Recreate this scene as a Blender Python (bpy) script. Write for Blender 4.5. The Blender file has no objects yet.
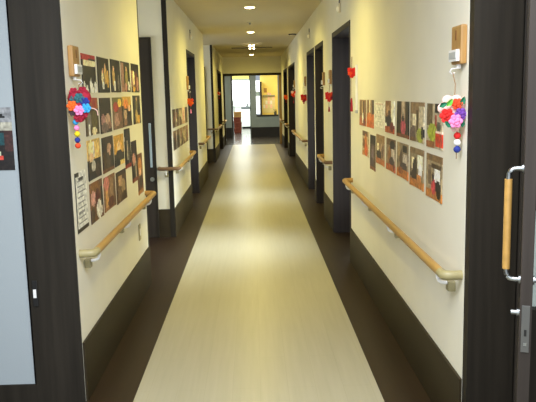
import bpy, bmesh, math, random
from mathutils import Vector, Matrix
C = bpy.context.scene.collection
PI = math.pi
XL, XR = -0.918, 0.885          # corridor wall faces
ZC = 2.70                       # ceiling
ZB = 0.32                       # dark skirting height
DT = 2.18                       # door height
YE = 22.0                       # end of corridor

def lin(c):
    def f(v):
        v /= 255.0
        return v/12.92 if v <= 0.04045 else ((v+0.055)/1.055)**2.4
    return (f(c[0]), f(c[1]), f(c[2]), 1.0)

# ------------------------------------------------------------------ materials
def mat(name, col, rough=0.5, metal=0.0, emit=None, estr=0.0, spec=None, var=0.0, vscale=(8, 8, 8), bump=0.0, bscale=200.0):
    m = bpy.data.materials.new(name); m.use_nodes = True
    nt = m.node_tree; b = nt.nodes['Principled BSDF']
    b.inputs['Base Color'].default_value = lin(col)
    b.inputs['Roughness'].default_value = rough
    b.inputs['Metallic'].default_value = metal
    if spec is not None: b.inputs['Specular IOR Level'].default_value = spec
    if emit:
        b.inputs['Emission Color'].default_value = lin(emit); b.inputs['Emission Strength'].default_value = estr
    if var or bump:
        tc = nt.nodes.new('ShaderNodeTexCoord')
        mp = nt.nodes.new('ShaderNodeMapping'); mp.inputs['Scale'].default_value = vscale
        nt.links.new(tc.outputs['Object'], mp.inputs['Vector'])
        if var:
            n = nt.nodes.new('ShaderNodeTexNoise'); n.inputs['Scale'].default_value = 1.0; n.inputs['Detail'].default_value = 4
            nt.links.new(mp.outputs['Vector'], n.inputs['Vector'])
            r = nt.nodes.new('ShaderNodeValToRGB')
            c = lin(col)
            r.color_ramp.elements[0].position = 0.3; r.color_ramp.elements[1].position = 0.7
            r.color_ramp.elements[0].color = tuple(v*(1-var) for v in c[:3])+(1,)
            r.color_ramp.elements[1].color = tuple(min(1, v*(1+var)) for v in c[:3])+(1,)
            nt.links.new(n.outputs['Fac'], r.inputs['Fac']); nt.links.new(r.outputs['Color'], b.inputs['Base Color'])
        if bump:
            n2 = nt.nodes.new('ShaderNodeTexNoise'); n2.inputs['Scale'].default_value = bscale; n2.inputs['Detail'].default_value = 2
            nt.links.new(tc.outputs['Object'], n2.inputs['Vector'])
            bp = nt.nodes.new('ShaderNodeBump'); bp.inputs['Strength'].default_value = bump; bp.inputs['Distance'].default_value = 0.002
            nt.links.new(n2.outputs['Fac'], bp.inputs['Height']); nt.links.new(bp.outputs['Normal'], b.inputs['Normal'])
    return m

M = {}
M['wall'] = mat('wallpaper', (231, 228, 212), 0.75, var=0.03, vscale=(3, 3, 3), bump=0.25, bscale=160)
M['hallwall'] = mat('hall wallpaper', (160, 170, 176), 0.7, bump=0.2, bscale=160)
M['ceil'] = mat('ceiling board', (206, 194, 164), 0.85, bump=0.3, bscale=90)
M['darkwood'] = mat('dark wood', (42, 38, 32), 0.55, spec=0.2, var=0.28, vscale=(26, 26, 1.2), bump=0.12, bscale=60)
M['darkdoor'] = mat('dark door leaf', (52, 46, 42), 0.55, spec=0.25, var=0.22, vscale=(30, 30, 1.0))
M['lining'] = mat('door lining', (52, 47, 50), 0.55, spec=0.2, var=0.2, vscale=(24, 24, 1.0))
M['skirt'] = mat('dark vinyl skirting', (50, 42, 26), 0.55, spec=0.25, var=0.15, vscale=(3, 3, 6))
M['rail'] = mat('oak rail', (170, 132, 70), 0.38, var=0.14, vscale=(40, 3, 40))
M['beige'] = mat('beige plastic', (160, 150, 108), 0.4, var=0.02)
M['bracket'] = mat('grey bracket', (146, 138, 104), 0.4, var=0.02)
M['darkrail'] = mat('shaded brown elbow', (112, 84, 56), 0.45, var=0.1)  # darker brown than the straight oak rail
M['steel'] = mat('satin steel', (158, 162, 164), 0.34, metal=1.0, var=0.02)
M['lock'] = mat('lock plate steel', (105, 105, 103), 0.45, metal=0.7, var=0.05)
M['black'] = mat('black', (20, 19, 19), 0.5, var=0.05)
M['oak'] = mat('oak plate', (168, 128, 72), 0.5, var=0.16, vscale=(50, 50, 5))
M['oakslot'] = mat('dark slot in oak', (128, 84, 40), 0.6, var=0.1)
M['bluewhite'] = mat('pale blue-white bar', (150, 168, 182), 0.35, var=0.01)
M['white'] = mat('white plastic', (236, 236, 236), 0.4, var=0.01)
M['lcd'] = mat('grey display', (176, 182, 184), 0.3, var=0.04)
M['thread'] = mat('thread', (150, 120, 90), 0.8, var=0.05)
M['red'] = mat('red felt', (214, 34, 30), 0.8, var=0.15, vscale=(60, 60, 60))
M['crimson'] = mat('crimson felt', (158, 22, 50), 0.8, var=0.15, vscale=(60, 60, 60))
M['teal'] = mat('teal felt', (46, 104, 112), 0.8, var=0.2, vscale=(60, 60, 60))
M['navy'] = mat('navy felt', (34, 52, 138), 0.8, var=0.2, vscale=(60, 60, 60))
M['orange'] = mat('orange felt', (236, 104, 32), 0.8, var=0.15, vscale=(60, 60, 60))
M['pink'] = mat('pink felt', (244, 142, 196), 0.8, var=0.12, vscale=(60, 60, 60))
M['palepink'] = mat('pale pink paper', (246, 206, 196), 0.8, var=0.06, vscale=(60, 60, 60))
M['cyan'] = mat('sky blue felt', (56, 164, 222), 0.8, var=0.12, vscale=(60, 60, 60))
M['purple'] = mat('purple felt', (112, 62, 158), 0.8, var=0.2, vscale=(60, 60, 60))
M['green'] = mat('green felt leaf', (26, 110, 78), 0.8, var=0.2, vscale=(60, 60, 60))
M['lime'] = mat('light green felt leaf', (96, 178, 60), 0.8, var=0.15, vscale=(60, 60, 60))
M['yellow'] = mat('yellow felt', (240, 214, 32), 0.8, var=0.1, vscale=(60, 60, 60))
M['scarlet'] = mat('scarlet orange felt', (232, 74, 34), 0.8, var=0.15, vscale=(60, 60, 60))
M['grey'] = mat('dark grey felt', (84, 66, 72), 0.85, var=0.15, vscale=(60, 60, 60))
M['lamp'] = mat('downlight glow', (255, 240, 200), 0.4, emit=(255, 232, 180), estr=14)
M['lampoff'] = mat('lamp lens', (240, 236, 214), 0.3, emit=(255, 236, 190), estr=0.15)
M['ring'] = mat('white trim ring', (214, 204, 176), 0.5, var=0.02)
M['partition'] = mat('grey green partition panel', (146, 158, 150), 0.5, var=0.05, vscale=(4, 4, 4))
M['yellowwall'] = mat('warm office wall', (236, 214, 128), 0.75, var=0.03)
M['roomwhite'] = mat('white room wall', (238, 242, 238), 0.7, var=0.02)
M['daywindow'] = mat('daylit frosted pane', (250, 252, 252), 0.3, emit=(246, 253, 250), estr=2.4)
M['crate'] = mat('red brown carton', (128, 58, 36), 0.7, var=0.2, vscale=(5, 5, 30))
M['cratetop'] = mat('tan carton', (176, 130, 66), 0.7, var=0.1, vscale=(9, 9, 9))
M['cabinet'] = mat('white cabinet', (236, 240, 236), 0.4, emit=(236, 246, 240), estr=0.25)  # faint glow put into the white to brighten the cabinet
M['counter'] = mat('grey counter', (92, 98, 100), 0.4, var=0.08)
M['twig'] = mat('grey twig', (140, 146, 140), 0.7, var=0.1)
M['paper'] = mat('paper sheets', (226, 214, 168), 0.8, var=0.05)
M['plant'] = mat('dark green leaves', (34, 62, 50), 0.6, var=0.3, vscale=(20, 20, 20))
M['pane'] = mat('pale pane', (188, 200, 194), 0.25, var=0.04)
M['carpet'] = mat('dark hall floor', (58, 48, 38), 0.5, var=0.15)

def attr_mat(name):
    m = bpy.data.materials.new(name); m.use_nodes = True
    nt = m.node_tree; b = nt.nodes['Principled BSDF']
    a = nt.nodes.new('ShaderNodeVertexColor'); a.layer_name = 'Col'
    n = nt.nodes.new('ShaderNodeTexNoise'); n.inputs['Scale'].default_value = 38; n.inputs['Detail'].default_value = 4
    tc = nt.nodes.new('ShaderNodeTexCoord'); nt.links.new(tc.outputs['Object'], n.inputs['Vector'])
    mr = nt.nodes.new('ShaderNodeMapRange'); mr.inputs['From Min'].default_value = .25; mr.inputs['From Max'].default_value = .75; mr.inputs['To Min'].default_value = 0.45; mr.inputs['To Max'].default_value = 1.6
    nt.links.new(n.outputs['Fac'], mr.inputs['Value'])
    mx = nt.nodes.new('ShaderNodeVectorMath'); mx.operation = 'SCALE'
    nt.links.new(a.outputs['Color'], mx.inputs[0]); nt.links.new(mr.outputs['Result'], mx.inputs['Scale'])
    nt.links.new(mx.outputs['Vector'], b.inputs['Base Color'])
    b.inputs['Roughness'].default_value = 0.42
    return m
M['photo'] = attr_mat('photo print')

def floor_mat(name, c0, c1, rough, grain=(34, 1.6, 1), spec=0.5):
    m = bpy.data.materials.new(name); m.use_nodes = True
    nt = m.node_tree; b = nt.nodes['Principled BSDF']
    tc = nt.nodes.new('ShaderNodeTexCoord'); mp = nt.nodes.new('ShaderNodeMapping'); mp.inputs['Scale'].default_value = grain
    nt.links.new(tc.outputs['Object'], mp.inputs['Vector'])
    n = nt.nodes.new('ShaderNodeTexNoise'); n.inputs['Scale'].default_value = 1.0; n.inputs['Detail'].default_value = 5
    nt.links.new(mp.outputs['Vector'], n.inputs['Vector'])
    r = nt.nodes.new('ShaderNodeValToRGB'); r.color_ramp.elements[0].position = 0.3; r.color_ramp.elements[1].position = 0.72
    r.color_ramp.elements[0].color = lin(c0); r.color_ramp.elements[1].color = lin(c1)
    nt.links.new(n.outputs['Fac'], r.inputs['Fac'])
    # faint plank joints across the sheet
    br = nt.nodes.new('ShaderNodeTexBrick'); br.inputs['Scale'].default_value = 1.0
    br.inputs['Brick Width'].default_value = 0.9; br.inputs['Row Height'].default_value = 0.15
    br.inputs['Mortar Size'].default_value = 0.0015; br.inputs['Mortar Smooth'].default_value = 0.6
    br.inputs['Color1'].default_value = (1, 1, 1, 1); br.inputs['Color2'].default_value = (0.975, 0.975, 0.97, 1); br.inputs['Mortar'].default_value = (0.88, 0.87, 0.84, 1)
    mp2 = nt.nodes.new('ShaderNodeMapping'); mp2.inputs['Rotation'].default_value = (0, 0, PI/2)
    nt.links.new(tc.outputs['Object'], mp2.inputs['Vector']); nt.links.new(mp2.outputs['Vector'], br.inputs['Vector'])
    mx = nt.nodes.new('ShaderNodeMix'); mx.data_type = 'RGBA'; mx.blend_type = 'MULTIPLY'; mx.inputs['Factor'].default_value = 1.0
    nt.links.new(r.outputs['Color'], mx.inputs['A']); nt.links.new(br.outputs['Color'], mx.inputs['B'])
    nt.links.new(mx.outputs['Result'], b.inputs['Base Color'])
    b.inputs['Roughness'].default_value = rough; b.inputs['Specular IOR Level'].default_value = spec
    return m
M['cream'] = floor_mat('cream vinyl floor', (168, 163, 140), (175, 170, 148), 0.33, spec=0.4)
M['border'] = floor_mat('dark brown vinyl border', (39, 27, 19), (47, 34, 24), 0.4, spec=0.35)

# ------------------------------------------------------------------ mesh helpers
def BM(): return bmesh.new()

def box(bm, x0, x1, y0, y1, z0, z1, bevel=0.0, mi=0):
    vs = [bm.verts.new((x, y, z)) for z in (z0, z1) for y in (y0, y1) for x in (x0, x1)]
    fs = [bm.faces.new([vs[i] for i in q]) for q in ((0, 2, 3, 1), (4, 5, 7, 6), (0, 1, 5, 4), (2, 6, 7, 3), (0, 4, 6, 2), (1, 3, 7, 5))]
    for f in fs: f.material_index = mi
    if bevel:
        es = list({e for f in fs for e in f.edges})
        bmesh.ops.bevel(bm, geom=es, offset=bevel, segments=2, affect='EDGES', profile=0.6)
    return vs

def ell(bm, c, r, sub=2, rot=None):
    m = Matrix.Translation(c)
    if rot is not None: m = m @ rot
    m = m @ Matrix.Diagonal((r[0], r[1], r[2], 1))
    bmesh.ops.create_icosphere(bm, subdivisions=sub, radius=1.0, matrix=m)

def cyl(bm, p0, p1, r0, r1=None, n=16):
    p0, p1 = Vector(p0), Vector(p1); r1 = r0 if r1 is None else r1
    d = p1-p0
    m = Matrix.Translation((p0+p1)/2) @ d.to_track_quat('Z', 'Y').to_matrix().to_4x4()
    bmesh.ops.create_cone(bm, cap_ends=True, segments=n, radius1=r0, radius2=r1, depth=d.length, matrix=m)

def tube(bm, pts, r, n=12, sx=1.0):
    pts = [Vector(p) for p in pts]
    rings = []
    up = Vector((0, 0, 1))
    for i, p in enumerate(pts):
        if i == 0: t = pts[1]-pts[0]
        elif i == len(pts)-1: t = pts[-1]-pts[-2]
        else: t = (pts[i]-pts[i-1]).normalized() + (pts[i+1]-pts[i]).normalized()
        t.normalize()
        u = up if abs(t.z) < 0.9 else Vector((0, 1, 0))
        a = t.cross(u).normalized(); b = a.cross(t).normalized()
        rings.append([bm.verts.new(p + a*math.cos(2*PI*k/n)*r + b*math.sin(2*PI*k/n)*r*sx) for k in range(n)])
    for i in range(len(rings)-1):
        for k in range(n):
            bm.faces.new((rings[i][k], rings[i][(k+1) % n], rings[i+1][(k+1) % n], rings[i+1][k]))
    bm.faces.new(rings[0][::-1]); bm.faces.new(rings[-1])

def arc(p0, pc, p1, n=6):
    """quadratic bend from p0 to p1 with corner pc"""
    p0, pc, p1 = Vector(p0), Vector(pc), Vector(p1)
    return [p0*(1-t)**2 + pc*2*t*(1-t) + p1*t*t for t in [i/n for i in range(n+1)]]

def obj(name, bm, m, parent=None, smooth=False):
    bmesh.ops.recalc_face_normals(bm, faces=bm.faces)
    if parent is not None:
        off = Vector((0, 0, 0)); p = parent
        while p is not None: off += p.location; p = p.parent
        bmesh.ops.translate(bm, verts=bm.verts, vec=-off)
    me = bpy.data.meshes.new(name); bm.to_mesh(me); bm.free()
    for mm in (m if isinstance(m, (list, tuple)) else [m]): me.materials.append(mm)
    if smooth:
        for p in me.polygons: p.use_smooth = True
        try: me.set_sharp_from_angle(angle=math.radians(45))
        except Exception: pass
    o = bpy.data.objects.new(name, me); C.objects.link(o)
    if parent is not None: o.parent = parent
    return o

def thing(name, label, cat, loc, group=None):
    o = bpy.data.objects.new(name, None); o.empty_display_size = 0.1; C.objects.link(o)
    o.location = loc; o['label'] = label; o['category'] = cat
    if group: o['group'] = group
    return o

def tag(o, label, cat, group=None):
    o['label'] = label; o['category'] = cat
    if group: o['group'] = group
    return o

def struct(name, bm, m, parent=None):
    o = obj(name, bm, m, parent)
    if parent is None: o['kind'] = 'structure'
    return o

# ------------------------------------------------------------------ floor, ceiling
def quad(bm, x0, x1, y0, y1, z, mi):
    f = bm.faces.new([bm.verts.new(p) for p in ((x0, y0, z), (x1, y0, z), (x1, y1, z), (x0, y1, z))]); f.material_index = mi
bm = BM()
box(bm, -4.5, 4.5, -3.2, 34.2, -0.12, -0.004, mi=1)
quad(bm, -0.668, 0.635, -3.0, YE-0.02, 0, 0)
quad(bm, -4.5, -0.668, -3.0, YE-0.02, 0, 1)
quad(bm, 0.635, 4.5, -3.0, YE-0.02, 0, 1)
quad(bm, -4.5, 4.5, YE-0.02, 34.2, 0, 2)
M['far'] = floor_mat('dark glossy far floor', (70, 64, 58), (80, 74, 66), 0.2)
struct('floor', bm, [M['cream'], M['border'], M['far']])

bm = BM(); box(bm, -4.5, 4.5, -3.2, 34.2, ZC, ZC+0.12)
struct('ceiling', bm, M['ceil'])
bm = BM(); box(bm, -0.50, 0.50, 17.55, 17.68, ZC-0.012, ZC)
struct('trim_1', bm, M['lining'])

# ------------------------------------------------------------------ corridor walls
TW = 0.26
L1 = (10.0, 11.3); L2 = (18.5, 20.5)
RD = (6.43, 7.80); RC1 = (8.90, 9.95); RC2 = (10.2, 11.45); RB = (14.95, 17.5); RA = (18.3, 20.3)

bm = BM()
for y0, y1 in ((3.5, 5.83), (7.77, L1[0]), (L1[1], 13.55), (16.4, L2[0]), (L2[1], YE)):
    box(bm, XL-TW, XL, y0, y1, 0, ZC)
for y0, y1 in (L1, L2): box(bm, XL-TW, XL, y0, y1, DT, ZC)
# side recesses
for ya, yb in ((5.83, 7.77), (13.55, 16.4)):
    box(bm, -2.9, XL-TW, ya-0.15, ya, 0, ZC)
    box(bm, -2.9, XL-TW, yb, yb+0.15, 0, ZC)
struct('wall_left', bm, M['wall'])

bm = BM()
ys = [2.9]
for a, b in (RD, RC1, RC2, RB, RA): ys += [a, b]
ys.append(YE)
for i in range(0, len(ys), 2): box(bm, XR, XR+TW, ys[i], ys[i+1], 0, ZC)
for a, b in (RD, RC1, RC2, RB, RA): box(bm, XR, XR+TW, a, b, DT, ZC)
struct('wall_right', bm, M['wall'])

# skirting
def skirt(name, segs):
    bm = BM()
    for s in segs: box(bm, *s, 0, ZB)
    struct(name, bm, M['skirt'])
t = 0.012
skirt('baseboard_left', [(XL, XL+t, 3.5, 5.83), (XL, XL+t, 7.77, L1[0]-.03), (XL, XL+t, L1[1]+.03, 13.55), (XL, XL+t, 16.4, L2[0]-.03), (XL, XL+t, L2[1]+.03, YE),
      (-1.09, XL-0.001, 7.77-t, 7.77), (-1.09, XL-0.001, 16.4-t, 16.4)])
skirt('baseboard_right', [(XR-t, XR, ys[i]+(0 if i == 0 else .03), ys[i+1]-(.03 if i+1 < len(ys)-1 else 0)) for i in range(0, len(ys), 2)])

# door openings: lining, head, closed leaf, added glowing pane
ND = [0]
def doorway(side, y0, y1, leaf=True):
    s = -1 if side == 'l' else 1
    xf = XL if side == 'l' else XR
    def bx(bm, d0, d1, a, b, z0, z1):
        xa, xb = xf+s*d0, xf+s*d1
        box(bm, min(xa, xb), max(xa, xb), a, b, z0, z1)
    ND[0] += 1
    bm = BM()
    if leaf:
        bx(bm, 0.21, 0.25, y0+.02, y1-.02, 0.005, DT-.02)
    else:
        bx(bm, 0.215, 0.25, y0+.02, y0+.10, 0.005, DT-.02); bx(bm, 0.215, 0.25, y1-.10, y1-.02, 0.005, DT-.02)
        bx(bm, 0.215, 0.25, y0+.10, y1-.10, DT-.12, DT-.02); bx(bm, 0.215, 0.25, y0+.10, y1-.10, 0.005, .3)
    d = struct('door_%d' % ND[0], bm, M['darkdoor'])
    bm = BM()
    bx(bm, -0.006, 0.255, y0, y0+.02, 0, DT); bx(bm, -0.006, 0.255, y1-.02, y1, 0, DT); bx(bm, -0.006, 0.255, y0+.02, y1-.02, DT-.02, DT)
    obj('door_lining', bm, M['lining'], d)
    bm = BM()
    bx(bm, -0.008, 0.0, y0-.025, y0, 0, DT+.03); bx(bm, -0.008, 0, y1, y1+.025, 0, DT+.03); bx(bm, -0.008, 0, y0, y1, DT, DT+.03)
    obj('door_frame', bm, M['lining'], d)
    if leaf:
        bm = BM()
        xh = xf+s*0.185
        tube(bm, [(xf+s*0.212, y0+.13, .82), (xh, y0+.13, .82), (xh, y0+.13, 1.22), (xf+s*0.212, y0+.13, 1.22)], 0.011, 8)
        obj('door_handle', bm, M['steel'], d, True)
    else:
        bm = BM(); bx(bm, 0.222, 0.23, y0+.10, y1-.10, .3, DT-.12)
        obj('door_glass', bm, M['daywindow2'], d)  # glowing pane added in the open doorway for its daylight spill
    return d
M['daywindow2'] = mat('daylit frosted door glass', (240, 246, 246), 0.3, emit=(226, 240, 246), estr=0.9)  # glow for the panes added in the doorways
for y in (RD, RC1, RC2, RB, RA): doorway('r', *y, leaf=y not in (RD, RC2))
doorway('l', *L1, leaf=False)
doorway('l', *L2)

# recess doors (facing the camera) with pull bars
def recess_door(y, full):
    ND[0] += 1
    bm = BM(); box(bm, -2.0, -1.115, y-.03, y-.001, 0.005, DT)
    d = struct('door_%d' % ND[0], bm, M['darkdoor'])
    bm = BM(); box(bm, -1.115, -1.09, y-.034, y-.001, 0, DT+.025); box(bm, -2.05, -2.0, y-.034, y-.001, 0, DT+.025); box(bm, -2.0, -1.115, y-.034, y-.001, DT, DT+.025)
    obj('door_frame', bm, M['darkwood'], d)
    bm = BM(); box(bm, -1.150, -1.125, y-.075, y-.055, .80, 1.285, 0.006)
    h = obj('door_handle', bm, M['bluewhite'], d)
    bm = BM(); cyl(bm, (-1.137, y-.06, .86), (-1.137, y-.03, .86), .008); cyl(bm, (-1.137, y-.06, 1.23), (-1.137, y-.03, 1.23), .008)
    obj('handle_mount', bm, M['steel'], h)
    bm = BM(); cyl(bm, (-1.14, y-.04, .664), (-1.14, y-.03, .664), .024); cyl(bm, (-1.14, y-.055, .664), (-1.14, y-.04, .664), .012)
    obj('door_lock', bm, M['steel'], d, True)
recess_door(7.77, True)
recess_door(16.4, False)

# recess end walls, each with a daylit window
for k, (ya, yb) in enumerate(((5.83, 7.77), (13.55, 16.4))):
    bm = BM(); w0, w1 = ya+.35, yb-.35
    box(bm, -3.05, -2.9, ya-.15, yb+.15, 0, 0.75); box(bm, -3.05, -2.9, ya-.15, yb+.15, 2.2, ZC)
    box(bm, -3.05, -2.9, ya-.15, w0, 0.75, 2.2); box(bm, -3.05, -2.9, w1, yb+.15, 0.75, 2.2)
    struct('wall_recess' if k == 0 else 'wall_far_recess', bm, M['wall'])
    bm = BM(); box(bm, -3.0, -2.98, w0, w1, .75, 2.2)
    w = struct('window_%d' % (k+1), bm, M['daywindow'])
    bm = BM()
    box(bm, -2.98, -2.93, w0, w0+.04, .75, 2.2); box(bm, -2.98, -2.93, w1-.04, w1, .75, 2.2)
    box(bm, -2.98, -2.93, w0+.04, w1-.04, .75, .79); box(bm, -2.98, -2.93, w0+.04, w1-.04, 2.16, 2.2)
    box(bm, -2.98, -2.93, (w0+w1)/2-.02, (w0+w1)/2+.02, .79, 2.16)
    obj('window_frame', bm, M['darkwood'], w)

# corner trims of the recesses
bm = BM(); box(bm, -0.962, XL+.006, 7.755, 7.80, 0, ZC); struct('trim_2', bm, M['darkwood'])
bm = BM(); box(bm, -0.962, XL+.006, 16.385, 16.43, 0, ZC); struct('trim_3', bm, M['darkwood'])
bm = BM(); box(bm, -0.945, XL+.004, 5.825, 5.842, 0, ZC); struct('trim_4', bm, M['darkwood'])

# ------------------------------------------------------------------ entrance posts and hall
bm = BM(); box(bm, -1.164, XL-.001, 3.482, 3.66, 0, ZC)
p = struct('trim_5', bm, M['darkwood'])
bm = BM(); box(bm, -1.148, -1.122, 3.476, 3.482, .53, .665, 0.002)
lp = obj('latch_plate', bm, M['black'], p)
bm = BM(); box(bm, -1.144, -1.128, 3.471, 3.476, .575, .62, 0.002)
obj('latch_tongue', bm, M['white'], lp)  # plain white stands in for the bright glint on the metal
bm = BM(); box(bm, -4.5, -1.164, 3.5, 3.66, 0, ZC)
struct('wall_hall_left', bm, M['hallwall'])
bm = BM(); box(bm, -4.5, -1.164, 3.488, 3.5, 0, 0.105)
struct('baseboard_hall_left', bm, M['darkwood'])
bm = BM(); box(bm, XR+.001, 1.085, 2.84, 3.06, 0, ZC); box(bm, 1.085, 1.12, 2.87, 3.06, 0, ZC)
struct('trim_6', bm, M['darkwood'])
bm = BM(); box(bm, 1.12, 4.5, 2.92, 3.06, 0, .62); box(bm, 1.12, 4.5, 2.92, 3.06, 1.06, ZC); box(bm, 1.9, 4.5, 2.92, 3.06, .62, 1.06)
struct('wall_hall_right', bm, M['darkwood'])
bm = BM(); box(bm, 1.12, 1.9, 2.97, 2.985, .62, 1.06)
struct('window_3', bm, M['pane'])
# hall side walls (behind and beside the viewer)
bm = BM(); box(bm, -4.62, -4.5, -3.2, 3.66, 0, ZC); struct('wall_hall_far_left', bm, M['hallwall'])
bm = BM(); box(bm, 4.5, 4.62, -3.2, 3.06, 0, ZC); struct('wall_hall_far_right', bm, M['hallwall'])

# open swing door at the right, seen on its edge
hinge = Vector((1.098, 2.80, 0)); edge = Vector((0.878, 2.20, 0))
dv = (edge-hinge); LW = dv.length; dv.normalize(); nv = Vector((dv.y, -dv.x, 0))   # nv points to the corridor side
if nv.x > 0: nv = -nv
def dpt(a, n, z): q = hinge + dv*a + nv*n; return Vector((q.x, q.y, z))
def dbox(bm, a0, a1, n0, n1, z0, z1, bevel=0):
    vs = box(bm, a0, a1, n0, n1, z0, z1, bevel)
def to_door(bm):
    m = Matrix(((dv.x, nv.x, 0, hinge.x), (dv.y, nv.y, 0, hinge.y), (0, 0, 1, 0), (0, 0, 0, 1)))
    bmesh.ops.transform(bm, matrix=m, verts=bm.verts)
ND[0] += 1
bm = BM(); dbox(bm, 0, LW, -.019, .019, .008, 2.2, 0.002); to_door(bm)
od = struct('door_%d' % ND[0], bm, M['darkdoor'])
bm = BM(); dbox(bm, LW-.11, LW-.105, .019, .022, .03, 2.18); dbox(bm, .06, .065, .019, .022, .03, 2.18); to_door(bm)
obj('door_moulding', bm, M['darkwood'], od)
for s in (1, -1):
    a = LW-.055
    bm = BM()
    n0, n1 = .019*s, .066*s
    for z0, zc in ((1.318, 1.283), (.945, .98)):
        pts = [dpt(a, n0, z0)] + arc(dpt(a, n1*.6, z0), dpt(a, n1, z0), dpt(a, n1, zc), 6)
        tube(bm, pts, .0085, 12)
        cyl(bm, dpt(a, n0, z0), dpt(a, n0+.006*s, z0), .015)
    h = obj('door_handle', bm, M['steel'], od, True)
    bm = BM(); tube(bm, [dpt(a, n1, .98), dpt(a, n1, 1.283)], .0125, 16)
    g = obj('wooden_grip', bm, M['rail'], h, True); g['label'] = 'oak wood hand grip'
bm = BM(); cyl(bm, dpt(LW-.05, .019, .832), dpt(LW-.05, .028, .832), .014); cyl(bm, dpt(LW-.05, .028, .832), dpt(LW-.05, .046, .832), .009); 
obj('thumb_turn', bm, M['steel'], od, True)
bm = BM(); dbox(bm, LW-.0005, LW+.003, -.013, .013, .712, .872, 0.001); to_door(bm)
lk = obj('lock_plate', bm, M['lock'], od); lk['label'] = 'grey steel lock face plate'
bm = BM(); dbox(bm, LW+.0028, LW+.0042, -.004, .004, .768, .79); to_door(bm); obj('latch_slot', bm, M['black'], lk)
bm = BM(); dbox(bm, LW+.0028, LW+.0045, -.005, .005, .735, .745); to_door(bm); obj('screw', bm, M['steel'], lk)

# ------------------------------------------------------------------ far end
bm = BM(); box(bm, -4.5, 4.5, YE, YE+.14, DT+.0, ZC)
box(bm, -4.5, XL-.02, YE, YE+.14, 0, DT); box(bm, XR+.02, 4.5, YE, YE+.14, 0, DT)
struct('wall_end', bm, M['wall'])
bm = BM(); box(bm, XL-.02, XL+.045, YE-.02, YE+.16, 0, DT); box(bm, XL-.02, XR+.02, YE-.02, YE+.16, DT-.05, DT+.02)
struct('trim_7', bm, M['darkwood'])
bm = BM(); box(bm, XR-.075, XR+.02, YE-.02, YE+.16, 0, DT-.05)
M['tanwood'] = mat('tan wood jamb', (150, 122, 82), 0.45, var=0.15, vscale=(20, 20, 1))
struct('trim_8', bm, M['tanwood'])  # light on this jamb is put into its tan colour
YP = 25.7
bm = BM()
box(bm, -4.5, -0.79, YP, YP+.12, 0, ZC)                # left panel
box(bm, -0.10, 0.11, YP, YP+.12, 0, ZC)                # post
box(bm, 0.11, 0.90, YP, YP+.12, 0, .78); box(bm, 0.90, 4.5, YP, YP+.12, 0, ZC)
box(bm, 0.11, 0.90, YP, YP+.12, 2.42, ZC); box(bm, -0.79, -0.10, YP, YP+.12, 2.42, ZC)
struct('wall_partition', bm, M['partition'])
bm = BM(); box(bm, -4.5, -0.80, YP-.012, YP, 0, .36); box(bm, -0.09, 4.5, YP-.012, YP, 0, .36)
M['skirtdark'] = mat('near black skirting', (30, 27, 24), 0.5, var=0.1)
struct('baseboard_end', bm, M['skirtdark'])
bm = BM(); box(bm, -0.79, -0.745, YP-.03, YP+.15, 0, 2.42); box(bm, -0.125, -0.10, YP-.03, YP+.15, 0, 2.42)
struct('trim_9', bm, M['darkdoor'])
bm = BM(); box(bm, 0.11, 0.9, YP-.03, YP+.15, .76, .80); struct('trim_10', bm, M['darkdoor'])
# rooms behind the partition
bm = BM(); box(bm, -4.5, 0.0, 33.6, 33.75, 0, ZC); struct('wall_back', bm, M['roomwhite'])
bm = BM(); box(bm, -1.6, -1.5, YP+.12, 33.6, 0, ZC); struct('wall_back_left', bm, M['roomwhite'])
bm = BM(); box(bm, 0.0, 0.1, YP+.12, 28.4, 0, ZC); box(bm, 0.0, 0.1, 30.0, 33.75, 0, ZC); struct('wall_back_divide', bm, M['roomwhite'])
bm = BM(); box(bm, -1.45, -0.02, 33.57, 33.6, 1.0, 2.2)
bm2 = BM(); box(bm2, -1.45, -0.02, 33.56, 33.6, 2.27, ZC); struct('trim_11', bm2, M['yellowwall'])
w = struct('window_4', bm, M['daywindow'])
bm = BM(); box(bm, -1.45, -0.02, 33.54, 33.57, 2.2, 2.26); box(bm, -1.45, -0.02, 33.54, 33.57, .96, 1.0)
obj('window_frame', bm, M['partition'], w)
bm = BM(); box(bm, 0.3, 2.2, 29.3, 29.4, 0, ZC); struct('wall_office', bm, M['yellowwall'])
bm = BM(); box(bm, 2.2, 2.3, YP+.12, 29.4, 0, ZC); struct('wall_office_right', bm, M['yellowwall'])
bm = BM(); box(bm, 0.11, 0.27, 29.18, 29.2, .75, 2.1); w = struct('window_5', bm, M['daywindow'])
bm = BM(); box(bm, 0.10, 0.28, 29.16, 29.18, 1.47, 1.65); obj('window_frame', bm, M['partition'], w)

# stacked cartons
for k in range(4):
    z0 = .01+k*.215
    top = k == 3
    o = thing('carton', ['red-brown carton on the floor in the far bright doorway, lowest of its stack', 'red-brown carton second from the floor in the far doorway stack',
              'red-brown carton third from the floor in the far doorway stack', 'tan topmost carton of the stack in the far bright doorway'][k], 'box', (-0.64, 28.4, z0), 'cartons stacked in the far doorway')
    bm = BM(); dx = (0, .01, -.008, .004)[k]
    box(bm, -0.79+dx, -0.50+dx, 28.2, 28.6, z0, z0+.17, .004); obj('carton_body', bm, M['cratetop'] if top else M['crate'], o)
    bm = BM(); box(bm, -0.80+dx, -0.49+dx, 28.19, 28.61, z0+.17, z0+.212, .004); obj('lid', bm, M['cratetop'] if top else M['crate'], o)
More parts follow.
